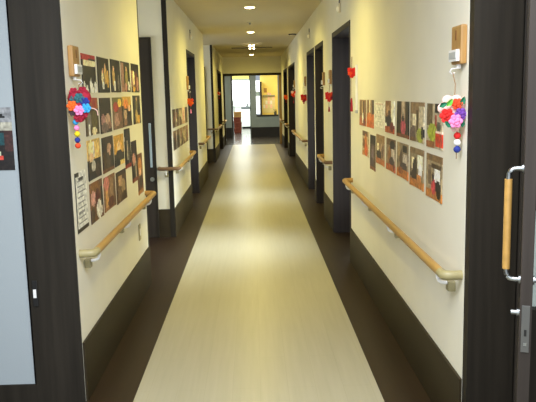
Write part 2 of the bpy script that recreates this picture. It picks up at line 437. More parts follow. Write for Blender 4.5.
# cabinet in the far room
o = thing('cabinet', 'white low cabinet with grey worktop in the bright far room', 'cabinet', (-0.35, 32.6, 0))
bm = BM(); box(bm, -0.53, -0.12, 32.4, 32.9, .08, .88); obj('carcass', bm, M['cabinet'], o)
bm = BM(); box(bm, -0.56, -0.10, 32.36, 32.92, .88, .98); obj('worktop', bm, M['counter'], o)
bm = BM(); box(bm, -0.52, -0.13, 32.44, 32.9, 0, .08); obj('plinth', bm, M['black'], o)
for x0, x1 in ((-.525, -.328), (-.322, -.125)):
    bm = BM(); box(bm, x0, x1, 32.38, 32.4, .1, .87, .003); d = obj('door', bm, M['cabinet'], o)
    bm = BM(); box(bm, (x0+x1)/2-.05, (x0+x1)/2+.05, 32.365, 32.38, .8, .815); obj('handle', bm, M['steel'], d)
o = thing('kettle', 'dark kettle on the worktop of the white far cabinet', 'kettle', (-.28, 32.55, .98))
bm = BM(); cyl(bm, (-.28, 32.55, .98), (-.28, 32.55, 1.10), .055, .045); ell(bm, (-.28, 32.55, 1.10), (.045, .045, .025)); obj('kettle_body', bm, M['counter'], o, True)
bm = BM(); tube(bm, [(-.235, 32.55, 1.09), (-.20, 32.55, 1.09), (-.20, 32.55, 1.02), (-.23, 32.55, 1.0)], .009, 8); obj('handle', bm, M['black'], o, True)
bm = BM(); cyl(bm, (-.32, 32.55, 1.06), (-.35, 32.55, 1.09), .014, .009); obj('spout', bm, M['counter'], o, True)
# twigs in a pot behind the cartons
o = thing('twig_plant', 'bare grey twigs in a pot standing behind the stacked cartons', 'plant', (-.84, 31, 0))
bm = BM(); cyl(bm, (-.84, 31, 0), (-.84, 31, .4), .1, .14); obj('pot', bm, M['counter'], o, True)
random.seed(3); bm = BM()
for k in range(9):
    a = random.uniform(-.09, .09); b = random.uniform(-.08, .08)
    tube(bm, [(-.84, 31, .38), (-.84+a*.5, 31+b*.5, .9), (-.84+a, 31+b, 1.2+random.uniform(-.1, .25))], .007, 5)
obj('twigs', bm, M['twig'], o)
# office things seen through the far window
o = thing('tall_cabinet', 'dark tall cabinet behind the far interior window', 'cabinet', (.31, 29.1, 0))
bm = BM(); box(bm, .285, .36, 29.0, 29.28, 0, 2.05, .004); obj('carcass', bm, M['darkdoor'], o)
bm = BM(); box(bm, .29, .355, 28.985, 29.0, .05, 1.0); d = obj('door', bm, M['darkdoor'], o)
bm = BM(); box(bm, .345, .35, 28.97, 28.985, .6, .75); obj('handle', bm, M['steel'], d)
bm = BM(); box(bm, .455, .575, 29.28, 29.299, 1.61, 1.79, .003); tag(obj('wall_plaque', bm, M['oak']), 'small brown board hanging on the yellow wall behind the far window', 'plaque')
o = thing('mounted_notice_board', 'wide pale board of gridded notice sheets on the far yellow wall', 'notice board', (.65, 29.29, .75))
bm = BM(); box(bm, .40, .90, 29.285, 29.299, .78, 1.46); obj('board', bm, M['paper'], o)
random.seed(5)
for r_ in range(4):
    for c_ in range(5):
        bm = BM(); x = .41+c_*.097; z = .80+r_*.165
        box(bm, x, x+.085, 29.281, 29.285, z, z+.145); s = obj('sheet', bm, M[random.choice(['paper', 'palepink', 'paper', 'white', 'paper'])], o)
o = thing('shelf_ledge', 'thin grey ledge above the gridded notice sheets in the far office', 'shelf', (.65, 29.25, 1.46))
bm = BM(); box(bm, .40, .90, 29.2, 29.299, 1.475, 1.50); obj('shelf_board', bm, M['partition'], o)
for xa in (.42, .86):
    bm = BM(); box(bm, xa, xa+.02, 29.22, 29.299, 1.455, 1.475); obj('bracket', bm, M['partition'], o)
for k, (x, w_, h_) in enumerate(((.63, .06, .11), (.71, .07, .08))):
    o = thing('paper_craft', ['taller pink paper craft on the ledge in the far office', 'shorter pink paper craft on the ledge in the far office'][k], 'paper craft', (x, 29.25, 1.50), 'paper crafts on the far ledge')
    bm = BM(); box(bm, x-w_/2, x+w_/2, 29.22, 29.27, 1.50, 1.50+h_*.7, .004); obj('body', bm, M['palepink'], o)
    bm = BM(); cyl(bm, (x, 29.245, 1.50+h_*.7), (x, 29.245, 1.50+h_), w_/2, .004, 8); obj('top', bm, M['pink'], o)
o = thing('potted_plant', 'dark green potted plant on the far window sill at its right corner', 'plant', (.80, YP+.05, .80))
bm = BM(); cyl(bm, (.80, YP+.05, .80), (.80, YP+.05, .87), .045, .055); obj('pot', bm, M['counter'], o, True)
random.seed(8); bm = BM()
for k in range(26):
    a = random.uniform(0, 2*PI); q = random.uniform(.01, .06); z = .87+random.uniform(0, .11)
    rot = Matrix.Rotation(a, 4, 'Z') @ Matrix.Rotation(random.uniform(-.9, .9), 4, 'Y')
    ell(bm, (.80+math.cos(a)*q, YP+.05+math.sin(a)*q*.6, z), (.035, .014, .006), 1, rot)
obj('leaves', bm, M['plant'], o)

# ------------------------------------------------------------------ handrails
RZ = .781
def rail_thing(side, y0, y1, label, near='elbow', far='elbow', wrap=None, brackets=()):
    s = -1 if side == 'l' else 1
    xw = XL if side == 'l' else XR
    xr = xw - s*.077
    r = .0205
    o = thing('handrail', label, 'handrail', (xr, (y0+y1)/2, RZ), 'wall handrails along the corridor')
    k = .035
    ya = y0 if wrap is None else y0
    bm = BM()
    tube(bm, [(xr, ya+k+.005, RZ), (xr, y1-k, RZ)], r, 16)
    obj('wooden_rail', bm, M['rail'], o, True)
    # near end
    bm = BM()
    if wrap is None:
        tube(bm, [(xw, y0, RZ), (xr+s*k, y0, RZ)] + arc((xr+s*k, y0, RZ), (xr, y0, RZ), (xr, y0+k, RZ), 6)[1:] + [(xr, y0+k+.02, RZ)], r*1.04, 16)
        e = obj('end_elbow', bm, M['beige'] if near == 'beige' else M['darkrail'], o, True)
        if near == 'beige': e['label'] = 'beige plastic elbow returning to the wall'
    else:                                       # wraps the corner on to the facing wall
        yw = wrap
        tube(bm, [(-1.06, yw, RZ), (-1.06, yw-.08+k, RZ)] + arc((-1.06, yw-.08+k, RZ), (-1.06, yw-.08, RZ), (-1.06+k, yw-.08, RZ), 6)[1:] +
             [(xr-k, yw-.08, RZ)] + arc((xr-k, yw-.08, RZ), (xr, yw-.08, RZ), (xr, yw-.08+k, RZ), 6)[1:] + [(xr, y0+k+.01, RZ)], r, 16)
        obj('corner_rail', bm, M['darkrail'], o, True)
        bm = BM(); box(bm, -1.0, -.96, yw-.046, yw-.0125, RZ-.098, RZ-.052, .003); b = obj('bracket', bm, M['bracket'], o)
        bm = BM(); tube(bm, [(-.98, yw-.04, RZ-.07), (-.98, yw-.08, RZ-.06), (-.98, yw-.08, RZ-.012)], .0085, 10); obj('bracket_arm', bm, M['white'], b, True)
    bm = BM()
    tube(bm, [(xr, y1-k-.02, RZ)] + arc((xr, y1-k, RZ), (xr, y1, RZ), (xr+s*k, y1, RZ), 6) + [(xw, y1, RZ)], r*1.02, 16)
    obj('end_elbow', bm, M['rail'], o, True)
    for y in brackets:
        bm = BM()
        xa, xb = sorted((xw, xw-s*.034)); box(bm, xa, xb, y-.022, y+.022, RZ-.098, RZ-.052, .004)
        b = obj('bracket', bm, M['bracket'], o)
        bm = BM()
        tube(bm, [(xw-s*.03, y+.004, RZ-.062)] + arc((xw-s*.034, y+.004, RZ-.062), (xr, y+.004, RZ-.062), (xr, y+.004, RZ-.03), 6) + [(xr, y+.004, RZ-.012)], .0085, 10)
        a = obj('bracket_arm', bm, M['white'], b, True); a['label'] = 'white curved bracket arm'
    return o
rail_thing('l', 3.56, 5.78, 'long oak handrail on the near left wall below the photo prints', near='beige', brackets=(3.66, 4.60, 5.56))
rail_thing('l', 7.72, 9.92, 'oak handrail on the second left wall wrapping round the white recess corner', wrap=7.77, brackets=(8.1, 9.5))
rail_thing('l', 11.55, 13.45, 'short oak handrail on the left wall between two dark openings', brackets=(11.75, 13.2))
rail_thing('l', 16.36, 18.4, 'handrail wrapping the corner of the farther left recess', wrap=16.4, brackets=(16.8, 18.1))
rail_thing('l', 20.65, 21.85, 'farthest handrail on the left wall near the end doorway', brackets=(20.85, 21.6))
rail_thing('r', 2.935, 6.30, 'long oak handrail on the near right wall with beige near elbow', near='beige', brackets=(3.04, 4.21, 5.21, 6.15))
rail_thing('r', 7.95, 8.86, 'short handrail on the right wall between the two nearest dark doorways', brackets=(8.05, 8.7))
rail_thing('r', 11.62, 14.85, 'middle handrail on the right wall before the third dark doorway', brackets=(11.8, 13.2, 14.6))
rail_thing('r', 17.56, 18.24, 'very short handrail between the two farthest right doorways', brackets=(17.7, 18.1))
rail_thing('r', 20.4, 21.85, 'farthest handrail on the right wall beside the end doorway', brackets=(20.6, 21.6))

# ------------------------------------------------------------------ photo prints
def S(*a): return list(a)
def R_(u0, v0, u1, v1, c): return ('r', u0, v0, u1, v1, c)
def E_(u, v, a, b, c): return ('e', u, v, a, b, c)
def G_(v0, v1, c0, c1): return ('g', v0, v1, c0, c1)
def paint(spec, u, v, rnd, jit):
    col = spec[0]
    for s in spec[1:]:
        if s[0] == 'r' and s[1] <= u <= s[3] and s[2] <= v <= s[4]: col = s[5]
        elif s[0] == 'e' and ((u-s[1])/s[3])**2+((v-s[2])/s[4])**2 <= 1: col = s[5]
        elif s[0] == 'g' and s[1] <= v <= s[2]:
            t_ = (v-s[1])/(s[2]-s[1]); col = tuple(a*(1-t_)+b*t_ for a, b in zip(s[3], s[4]))
    g_ = .3*col[0]+.55*col[1]+.15*col[2]
    col = tuple(max(8, (c*.66+g_*.34-112)*1.55+116) for c in col)
    j = rnd.uniform(-jit, jit)
    return tuple(max(0, min(255, c+j)) for c in col)
def person(u, v, h, skin, top, bot):
    """head, shoulders and skirt of a small pictured figure"""
    return [E_(u, v+h*.30, h*.20, h*.32, top), E_(u, v-h*.12, h*.24, h*.35, bot), E_(u, v+h*.78, h*.11, h*.17, skin), E_(u, v+h*.88, h*.11, h*.09, (40, 30, 24))]

DK = (52, 42, 30); BK = (30, 26, 22); CR = (206, 190, 140); GO = (196, 146, 44); SK = (206, 160, 126); PKc = (170, 120, 112); RDc = (176, 52, 44); ORc = (196, 100, 40); WHc = (214, 206, 188); GYc = (120, 112, 104); BR = (104, 76, 50); LM = (150, 164, 44)
left_specs = {
 'p1': [DK, R_(0, .9, 1, 1, (190, 42, 52)), R_(0, .84, .5, .92, (190, 42, 52)), R_(.1, .68, 1, .87, (212, 196, 148)), R_(0, .0, 1, .66, DK)] + [E_(x, .02, .09, h, WHc) for x, h in ((.12, .3), (.32, .2), (.62, .36), (.72, .22), (.92, .3))],
 'p2': [DK, G_(0, .2, (44, 36, 26), DK)] + [E_(.42, .42, .1, .22, CR), E_(.45, .62, .06, .08, SK), E_(.68, .5, .12, .25, (190, 150, 74)), E_(.66, .76, .06, .07, SK), E_(.86, .4, .09, .26, GO), E_(.45, .2, .09, .12, WHc)],
 'p3': [DK, E_(.28, .45, .14, .28, (186, 150, 80)), E_(.3, .74, .07, .08, SK), E_(.38, .2, .1, .16, WHc), E_(.8, .3, .09, .24, GYc), R_(.5, .55, .62, .9, BK)],
 'p4': [BK, R_(0, 0, .3, .95, (152, 112, 98)), E_(.62, .5, .16, .3, (150, 136, 70)), E_(.6, .78, .08, .08, SK), E_(.5, .15, .16, .14, PKc), E_(.85, .2, .1, .16, WHc)],
 'p5': [DK, R_(0, .2, .32, .75, (156, 112, 92)), E_(.3, .5, .16, .26, CR), E_(.62, .42, .2, .32, (112, 50, 48)), E_(.8, .3, .14, .26, PKc), E_(.3, .12, .2, .1, GO)],
 'q1': [(88, 72, 40), R_(0, .7, 1, 1, (168, 88, 42)), R_(.55, .76, .85, 1, (176, 58, 40)), R_(.1, .0, .35, .55, (120, 106, 92)), E_(.3, .4, .14, .24, GYc), E_(.7, .35, .2, .3, (104, 92, 46)), R_(.2, 0, .3, .3, WHc), E_(.65, .1, .2, .1, CR)],
 'q2': [(66, 50, 34), R_(.1, .55, .8, .95, (56, 44, 30)), R_(.15, .6, .45, .62, CR), E_(.3, .35, .24, .18, PKc), E_(.7, .38, .24, .16, (176, 140, 116)), E_(.4, .15, .35, .14, (120, 100, 94)), E_(.85, .2, .14, .12, (150, 108, 92))],
 'q3': [(120, 94, 70), R_(0, .72, 1, 1, (112, 108, 58)), E_(.35, .7, .3, .15, (184, 52, 44)), E_(.75, .82, .2, .14, (212, 178, 62)), E_(.4, .3, .3, .22, (168, 128, 118)), E_(.75, .4, .2, .2, (136, 92, 78)), R_(0, 0, 1, .12, (120, 90, 70))],
 'q4': [(84, 66, 46), R_(0, .7, 1, 1, (186, 144, 54)), E_(.4, .75, .28, .16, (216, 120, 40)), E_(.3, .4, .2, .16, (180, 150, 120)), E_(.7, .3, .24, .24, (58, 50, 44)), E_(.3, .15, .2, .12, (146, 104, 80)), E_(.8, .6, .14, .1, SK)],
 'q5': [(58, 52, 34), E_(.5, .7, .12, .2, (130, 116, 66)), E_(.45, .25, .18, .26, (168, 140, 74)), E_(.75, .16, .18, .16, GO), E_(.5, .88, .07, .07, SK), R_(.0, 0, .2, .4, DK)],
 'r1': [(64, 52, 42), R_(0, .5, 1, 1, (186, 150, 70)), E_(.3, .8, .24, .18, (222, 196, 130)), E_(.7, .72, .22, .24, (212, 172, 80)), R_(.45, .55, .55, .95, (232, 220, 190)), E_(.3, .56, .18, .12, (206, 168, 120)), E_(.42, .32, .16, .16, (170, 164, 150)), R_(0, 0, 1, .2, (54, 42, 34)), E_(.75, .2, .2, .18, (84, 66, 50))],
 'r2': [(78, 58, 40), R_(0, .6, .3, 1, (60, 44, 32)), E_(.62, .62, .2, .2, (180, 138, 112)), R_(.15, .1, .3, .55, (96, 74, 36)), E_(.5, .3, .18, .24, (92, 78, 64)), E_(.85, .4, .14, .3, (60, 52, 46)), R_(0, 0, 1, .1, (120, 80, 52))],
 'r3': [(72, 60, 48), R_(0, .4, 1, 1, (190, 142, 48)), E_(.5, .55, .32, .3, (212, 156, 44)), E_(.48, .6, .18, .18, (220, 174, 126)), E_(.5, .3, .36, .22, (66, 58, 54)), R_(.5, 0, 1, .16, (196, 168, 78)), E_(.3, .1, .3, .14, (46, 42, 42))],
 'r4': [(38, 32, 28), R_(.38, .18, .52, .72, (178, 166, 146)), R_(.68, .1, .76, .6, (120, 108, 96)), R_(0, 0, 1, .1, (150, 54, 36)), E_(.5, .85, .3, .08, (64, 54, 48))],
 'r5': [(60, 40, 34), E_(.4, .55, .34, .14, (186, 128, 112)), R_(0, .72, 1, 1, (58, 42, 36)), R_(.3, .1, .7, .42, (40, 34, 36)), R_(.65, .1, .8, .5, (166, 150, 130)), R_(0, 0, 1, .08, (132, 66, 42))],
 'r6': [(116, 72, 44), E_(.5, .72, .4, .18, (186, 120, 54)), E_(.5, .55, .26, .12, SK), R_(.1, .1, .4, .4, (100, 60, 56)), E_(.65, .3, .24, .16, (70, 56, 50)), R_(0, 0, 1, .08, (160, 110, 60))],
 's1': [(120, 82, 50), E_(.4, .85, .4, .16, (140, 92, 40)), E_(.25, .6, .22, .18, (196, 138, 124)), E_(.6, .55, .2, .26, (112, 42, 36)), E_(.7, .25, .24, .24, (190, 184, 168)), R_(0, 0, .3, .35, (90, 66, 54)), R_(.85, .3, 1, .8, (66, 54, 44))],
 's2': [(140, 98, 62), E_(.25, .8, .24, .2, (196, 112, 100)), R_(.1, .1, .35, .6, (190, 138, 74)), E_(.7, .6, .2, .3, (150, 116, 84)), E_(.6, .2, .3, .16, (112, 62, 46)), R_(.8, .0, 1, .9, (118, 90, 62))],
 's3': [(98, 70, 44), E_(.4, .7, .2, .22, (176, 138, 100)), E_(.7, .45, .2, .24, (150, 122, 84)), E_(.3, .3, .2, .24, (118, 92, 70)), R_(0, .85, 1, 1, (72, 50, 34)), E_(.75, .15, .2, .14, (80, 60, 40))],
}
docspec = [(186, 186, 176), R_(0, .93, .35, 1, (46, 44, 44)), R_(0, 0, 1, .07, (52, 50, 48)), R_(0, 0, .05, 1, (60, 58, 56))]
for a_ in range(9):
    docspec.append(R_(.16, .13+a_*.088, .86-(a_ % 3)*.07, .155+a_*.088, (128, 128, 124)))
docspec += [R_(.3, .86, .7, .9, (70, 70, 70))]
left_specs['doc'] = docspec
right_specs = {
 'a1': [(140, 104, 72), R_(.1, .4, .3, .95, (96, 74, 52)), R_(.55, .3, .75, .95, (90, 68, 52)), R_(.3, .5, .5, .95, (170, 142, 104)), R_(0, 0, 1, .3, (170, 92, 40)), E_(.5, .3, .12, .2, WHc), E_(.75, .15, .2, .14, (120, 62, 34))],
 'a1b': [(150, 118, 78), R_(.75, .35, 1, 1, (92, 70, 48)), R_(.35, .45, .5, 1, (210, 196, 160)), R_(0, 0, 1, .52, (196, 98, 36)), E_(.4, .4, .18, .16, (206, 120, 50)), R_(.1, .55, .3, 1, (128, 100, 68))],
 'a2': [(196, 192, 178), R_(.1, .9, .9, .93, (188, 166, 150))] + [R_(.2+.1*(k % 2), .2+k*.11, .85-.12*(k % 3), .25+k*.11, (182, 181, 166)) for k in range(6)],
 'a3': [(214, 204, 176), R_(0, .45, .62, 1, (140, 100, 68)), E_(.3, .7, .2, .14, (176, 140, 100)), E_(.4, .35, .3, .22, (58, 62, 74)), R_(0, 0, 1, .2, (170, 82, 40)), E_(.75, .2, .24, .16, (130, 40, 42)), E_(.1, .4, .14, .12, (70, 60, 54)), E_(.42, .62, .12, .1, (90, 60, 44))],
 'a4': [(70, 60, 46), R_(.33, .2, .7, 1, (150, 124, 100)), R_(.42, .55, .6, 1, (184, 164, 132)), E_(.52, .3, .22, .22, (190, 72, 96)), E_(.5, .54, .1, .1, (40, 26, 28)), R_(0, 0, 1, .12, (128, 74, 40)), R_(.8, .1, 1, 1, (62, 58, 46))],
 'a5': [(150, 134, 104), R_(0, .7, 1, 1, (140, 112, 80)), R_(.15, .4, .45, .72, (196, 184, 150)), R_(.6, .25, 1, .9, (176, 164, 134)), R_(.42, .2, .56, .8, (96, 78, 58)), E_(.7, .17, .24, .18, (150, 158, 50)), E_(.9, .25, .12, .16, (48, 44, 50)), E_(.2, .2, .2, .2, (110, 92, 84)), R_(0, 0, .4, .08, (120, 90, 60))],
 'a6': [(164, 150, 122), R_(0, .5, .35, 1, (112, 96, 70)), R_(.5, .78, 1, 1, (48, 42, 44)), R_(.5, .45, .62, .75, (176, 60, 52)), E_(.35, .35, .3, .2, (146, 156, 40)), R_(.55, .05, 1, .36, (200, 62, 36)), R_(.55, .36, 1, .42, (214, 180, 160)), R_(0, 0, .5, .14, (150, 96, 54)), E_(.75, .5, .12, .12, (90, 90, 80))],
 'b1': [(170, 150, 110), R_(0, .82, .8, 1, (110, 84, 52)), E_(.5, .5, .22, .4, (188, 110, 44)), E_(.55, .25, .28, .26, (204, 92, 30)), E_(.2, .5, .14, .2, (120, 80, 46)), R_(.0, 0, .3, .2, (180, 120, 60))],
 'b2': [(96, 80, 72), R_(0, .75, 1, 1, (66, 56, 48)), E_(.5, .45, .3, .24, (122, 102, 112)), E_(.4, .2, .28, .16, (98, 84, 92)), R_(.7, .1, 1, .7, (110, 88, 62)), R_(0, 0, 1, .08, (140, 90, 60))],
 'b3': [(150, 122, 84), R_(0, .75, 1, 1, (150, 116, 70)), R_(.1, .3, .3, .7, (212, 198, 160)), R_(.5, .3, .7, .72, (170, 140, 110)), E_(.35, .32, .3, .16, (70, 60, 54)), R_(0, 0, 1, .2, (178, 104, 50)), E_(.8, .45, .16, .2, (116, 90, 80))],
 'b4': [(140, 116, 88), R_(0, .8, 1, 1, (120, 92, 60)), E_(.65, .82, .3, .14, (60, 52, 54)), R_(.55, .35, .95, .7, (176, 166, 158)), E_(.35, .45, .16, .3, (150, 102, 56)), E_(.6, .3, .3, .14, (80, 70, 76)), R_(0, 0, 1, .2, (180, 92, 42)), E_(.85, .15, .12, .12, (130, 50, 46))],
 'b5': [(136, 118, 92), R_(.5, .75, .9, .97, (60, 52, 50)), R_(0, .6, .3, 1, (160, 134, 90)), R_(.5, .4, .95, .7, (172, 160, 146)), E_(.35, .5, .14, .28, (100, 82, 70)), E_(.6, .32, .3, .14, (84, 74, 76)), R_(0, 0, 1, .24, (184, 108, 46)), E_(.3, .2, .2, .12, (150, 84, 40))],
 'b6': [(140, 122, 92), R_(.55, .5, .95, .95, (214, 206, 176)), R_(.1, .45, .35, .75, (206, 190, 150)), R_(0, .85, 1, 1, (134, 108, 72)), E_(.35, .5, .16, .24, (70, 62, 62)), E_(.75, .45, .14, .18, (222, 218, 204)), E_(.3, .3, .28, .1, (80, 66, 60)), R_(0, 0, 1, .22, (178, 110, 48)), R_(.5, .14, .8, .34, (196, 124, 64))],
 'b7': [(150, 130, 96), R_(0, .85, 1, 1, (128, 100, 66)), R_(.3, .72, .95, .82, (96, 80, 58)), R_(.5, .38, .9, .72, (224, 216, 190)), R_(.1, .3, .3, .75, (120, 100, 80)), E_(.75, .3, .2, .14, (60, 54, 58)), R_(0, 0, 1, .18, (176, 110, 46)), E_(.45, .28, .14, .18, (200, 64, 72)), E_(.42, .5, .08, .08, (70, 44, 36)), E_(.8, .16, .14, .12, (60, 46, 48))],
}
NPH = [0]
def photo(side, y0, y1, z0, z1, spec, label, group, name='picture_print', curl=.0, nu=26, nv=20, cat='photo', th=.0016, along='y', x0=None):
    """y0 = left edge as the viewer sees it; a thin printed sheet on the wall, slightly curled"""
    NPH[0] += 1
    rnd = random.Random(NPH[0]*7+1)
    s = -1 if side == 'l' else 1
    xw = XL if side == 'l' else XR
    me = bpy.data.meshes.new(name)
    cx, cy, cz = (xw-s*.001, (y0+y1)/2, (z0+z1)/2)
    bm = bmesh.new()
    grid = []
    for j in range(nv+1):
        row = []
        for i in range(nu+1):
            u, v = i/nu, j/nv
            d = .0015 + curl*(abs(2*u-1)**4)*(.4+.6*(1-v))
            if along == 'y': p = (-s*d, y0+(y1-y0)*u-cy, z0+(z1-z0)*v-cz)
            else: p = (y0+(y1-y0)*u-cy, -d, z0+(z1-z0)*v-cz)
            row.append(bm.verts.new(p))
        grid.append(row)
    cl = bm.loops.layers.float_color.new('Col')
    cells = []
    for j in range(nv):
        for i in range(nu):
            f = bm.faces.new((grid[j][i], grid[j][i+1], grid[j+1][i+1], grid[j+1][i]))
            u, v = (i+.5)/nu, (j+.5)/nv
            c = lin(paint(spec, u, v, rnd, 9))
            for l in f.loops: l[cl] = c
    bm.normal_update()
    want = Vector((-s, 0, 0)) if along == 'y' else Vector((0, -1, 0))
    if bm.faces[:][0].normal.dot(want) < 0: bmesh.ops.reverse_faces(bm, faces=bm.faces[:])
    # give the sheet a thickness so it is a real slip of paper
    border = [e for e in bm.edges if e.is_boundary]
    ret = bmesh.ops.extrude_edge_only(bm, edges=border)
    vs = [g for g in ret['geom'] if isinstance(g, bmesh.types.BMVert)]
    for v in vs:
        if along == 'y': v.co.x = s*.0006
        else: v.co.y = .0006
    for f in bm.faces:
        if f.index == -1 or f.normal.dot(want) < .3:
            for l in f.loops:
                if tuple(l[cl])[:3] == (0, 0, 0): l[cl] = (.6, .58, .5, 1)
    bm.to_mesh(me); bm.free(); me.materials.append(M['photo'])
    o = bpy.data.objects.new(name, me); C.objects.link(o)
    if along == 'y': o.location = (cx, cy, cz)
    else: o.location = (cy, x0, cz)
    tag(o, label, cat, group)
    return o

ORD = ['nearest', 'second', 'third', 'fourth', 'fifth', 'sixth', 'seventh', 'eighth']
LROWS = {
 'top': [('p1', 3.84, 4.165, 1.605, 1.815, 'stage print with red top strip and cream band'), ('p2', 4.225, 4.55, 1.606, 1.817, 'dark stage print with pale yellow dancers'), ('p3', 4.615, 4.93, 1.608, 1.822, 'dark stage print with one yellow dancer'), ('p4', 4.98, 5.31, 1.613, 1.824, 'dark print with a pinkish strip at its left edge'), ('p5', 5.39, 5.72, 1.61, 1.826, 'dark stage print with a maroon patch')],
 'second': [('q1', 3.86, 4.17, 1.367, 1.576, 'brownish print with orange-red top behind the ball'), ('q2', 4.225, 4.54, 1.36, 1.574, 'print of people below a dark brown window'), ('q3', 4.615, 4.935, 1.364, 1.574, 'print with red and yellow blobs over pink crowd'), ('q4', 4.96, 5.30, 1.366, 1.578, 'print with bright orange top above dark figures'), ('q5', 5.40, 5.72, 1.366, 1.585, 'olive dark print with a golden figure at the bottom')],
 'third': [('r1', 3.85, 4.165, 1.12, 1.343, 'print with golden fan shapes over dark grey clothing'), ('r2', 4.23, 4.555, 1.118, 1.335, 'dark brown print with a pale face at right'), ('r3', 4.595, 4.92, 1.12, 1.325, 'print of a face within a golden arc')],
 'lowest': [('s1', 3.85, 4.165, .878, 1.103, 'print with pink face and dark red figure'), ('s2', 4.21, 4.55, .883, 1.093, 'tan print with a pink-red patch at upper left'), ('s3', 4.60, 4.945, .871, 1.081, 'dull brown print of two seated figures')],
}
for row, items in LROWS.items():
    for i, (k, y0, y1, z0, z1, look) in enumerate(items):
        photo('l', y0, y1, z0, z1, left_specs[k], '%s, %s row of left wall, %s' % (look, row, ORD[i]) if not k == 'q1' else look+', second row of left wall', 'photo prints on the near left wall', curl=.004)
for k, y0, y1, z0, z1, look in (('r4', 4.97, 5.185, 1.069, 1.35, 'upright black print with a white vertical stripe on left wall'),
                                ('r5', 5.225, 5.45, .935, 1.245, 'upright dark print with pink middle on left wall, hung lower'),
                                ('r6', 5.46, 5.685, .809, 1.128, 'lowest upright orange-brown print at the far corner of left wall')):
    photo('l', y0, y1, z0, z1, left_specs[k], look, 'photo prints on the near left wall', curl=.004)
photo('l', 3.55, 3.79, .885, 1.196, left_specs['doc'], 'upright grey sheet of printed text by the left post', None, name='hanging_notice_sheet', cat='notice', nu=24, nv=44)

RROWS = {
 'top': [('a6', 3.56, 3.265, 1.294, 1.511, 'print with black block, lime patch and red crate'), ('a5', 3.94, 3.625, 1.301, 1.514, 'cream room print with a lime green patch low right'), ('a4', 4.31, 3.985, 1.302, 1.514, 'print of a pink-dressed figure between dark curtains'), ('a3', 4.69, 4.405, 1.306, 1.513, 'print with brown hanging, dark figure and white right side'),
         ('a1b', 5.46, 5.17, 1.304, 1.512, 'print with orange lower half and a white stripe'), ('a1', 5.83, 5.53, 1.303, 1.510, 'striped brown print with orange floor, farthest of the top row')],
 'lower': [('b7', 3.56, 3.265, 1.041, 1.261, 'room print with pink-red figure and bright window'), ('b6', 3.94, 3.625, 1.050, 1.265, 'room print with white right half and brown table'), ('b5', 4.30, 3.995, 1.06, 1.267, 'room print with small dark window over orange floor'), ('b4', 4.65, 4.365, 1.062, 1.27, 'room print with dark screen at upper right'), ('b3', 5.04, 4.74, 1.066, 1.273, 'brown print with two pale window panels'), ('b1', 5.68, 5.38, 1.07, 1.265, 'print of a bright orange garment, far end of lower row')],
}
for row, items in RROWS.items():
    for i, (k, y0, y1, z0, z1, look) in enumerate(items):
        photo('r', y0, y1, z0, z1, right_specs[k], '%s on right wall, %s row' % (look, row), 'photo prints on the near right wall', curl=.005)
photo('r', 5.31, 5.095, .993, 1.253, right_specs['b2'], 'upright grey-purple print in lower row of right wall', 'photo prints on the near right wall', curl=.004)
photo('r', 5.13, 4.74, 1.325, 1.50, right_specs['a2'], 'pale almost blank caption sheet among top row prints on right wall', None, name='hanging_caption_sheet', cat='notice')

# prints on the second left wall
rs = random.Random(21)
def rnd_spec():
    base = rs.choice([(104, 74, 54), (88, 66, 52), (122, 92, 66)])
    sp = [base, R_(0, .7, 1, 1, rs.choice([(146, 112, 76), (84, 60, 44), (120, 88, 58)]))]
    for k in range(4):
        sp.append(E_(rs.uniform(.15, .85), rs.uniform(.2, .75), rs.uniform(.1, .25), rs.uniform(.12, .3), rs.choice([PKc, (70, 52, 46), CR, (140, 74, 58), (168, 130, 104), (60, 44, 40)])))
    return sp
for row, z0, z1 in (('upper', 1.212, 1.420), ('lower', .955, 1.175)):
    for i in range(5):
        y0 = 7.98+i*.375
        sp = rnd_spec()
        if row == 'upper' and i == 3: sp = [(206, 170, 140), E_(.4, .5, .3, .3, (200, 140, 130)), R_(0, 0, 1, .2, (180, 140, 110))]
        if row == 'upper' and i == 4: sp = [(72, 58, 36), E_(.5, .4, .2, .3, (120, 96, 50)), R_(0, 0, 1, .15, (110, 80, 50))]
        lab = '%s print in the %s row beyond the left recess, %s from the corner trim' % ('pale pink' if (row, i) == ('upper', 3) else 'dark olive' if (row, i) == ('upper', 4) else 'small brown', row, ['first', 'second', 'third', 'fourth', 'fifth'][i])
        photo('l', y0, y0+.31, z0, z1, sp, lab, 'photo prints on the second left wall', nu=14, nv=12)

# print in the hall at far left
photo('l', -1.405, -1.194, 1.230, 1.54, [(54, 46, 44), R_(0, .78, 1, 1, (126, 128, 132)), R_(0, .62, 1, .78, (142, 140, 126)), R_(0, .4, .8, .6, (30, 82, 88)), E_(.75, .86, .1, .035, (40, 40, 44)), E_(.66, .9, .05, .04, (40, 40, 44)), R_(.8, .3, 1, .62, (80, 52, 48)), E_(.5, .25, .22, .1, (150, 160, 130)), E_(.55, .2, .24, .03, (196, 70, 56)), R_(.1, .02, .35, .12, (170, 170, 160)), R_(.55, 0, .62, .1, (196, 196, 190))],
      'upright print on the pale hall wall left of the dark post', None, along='x', x0=3.4985, nu=20, nv=30)

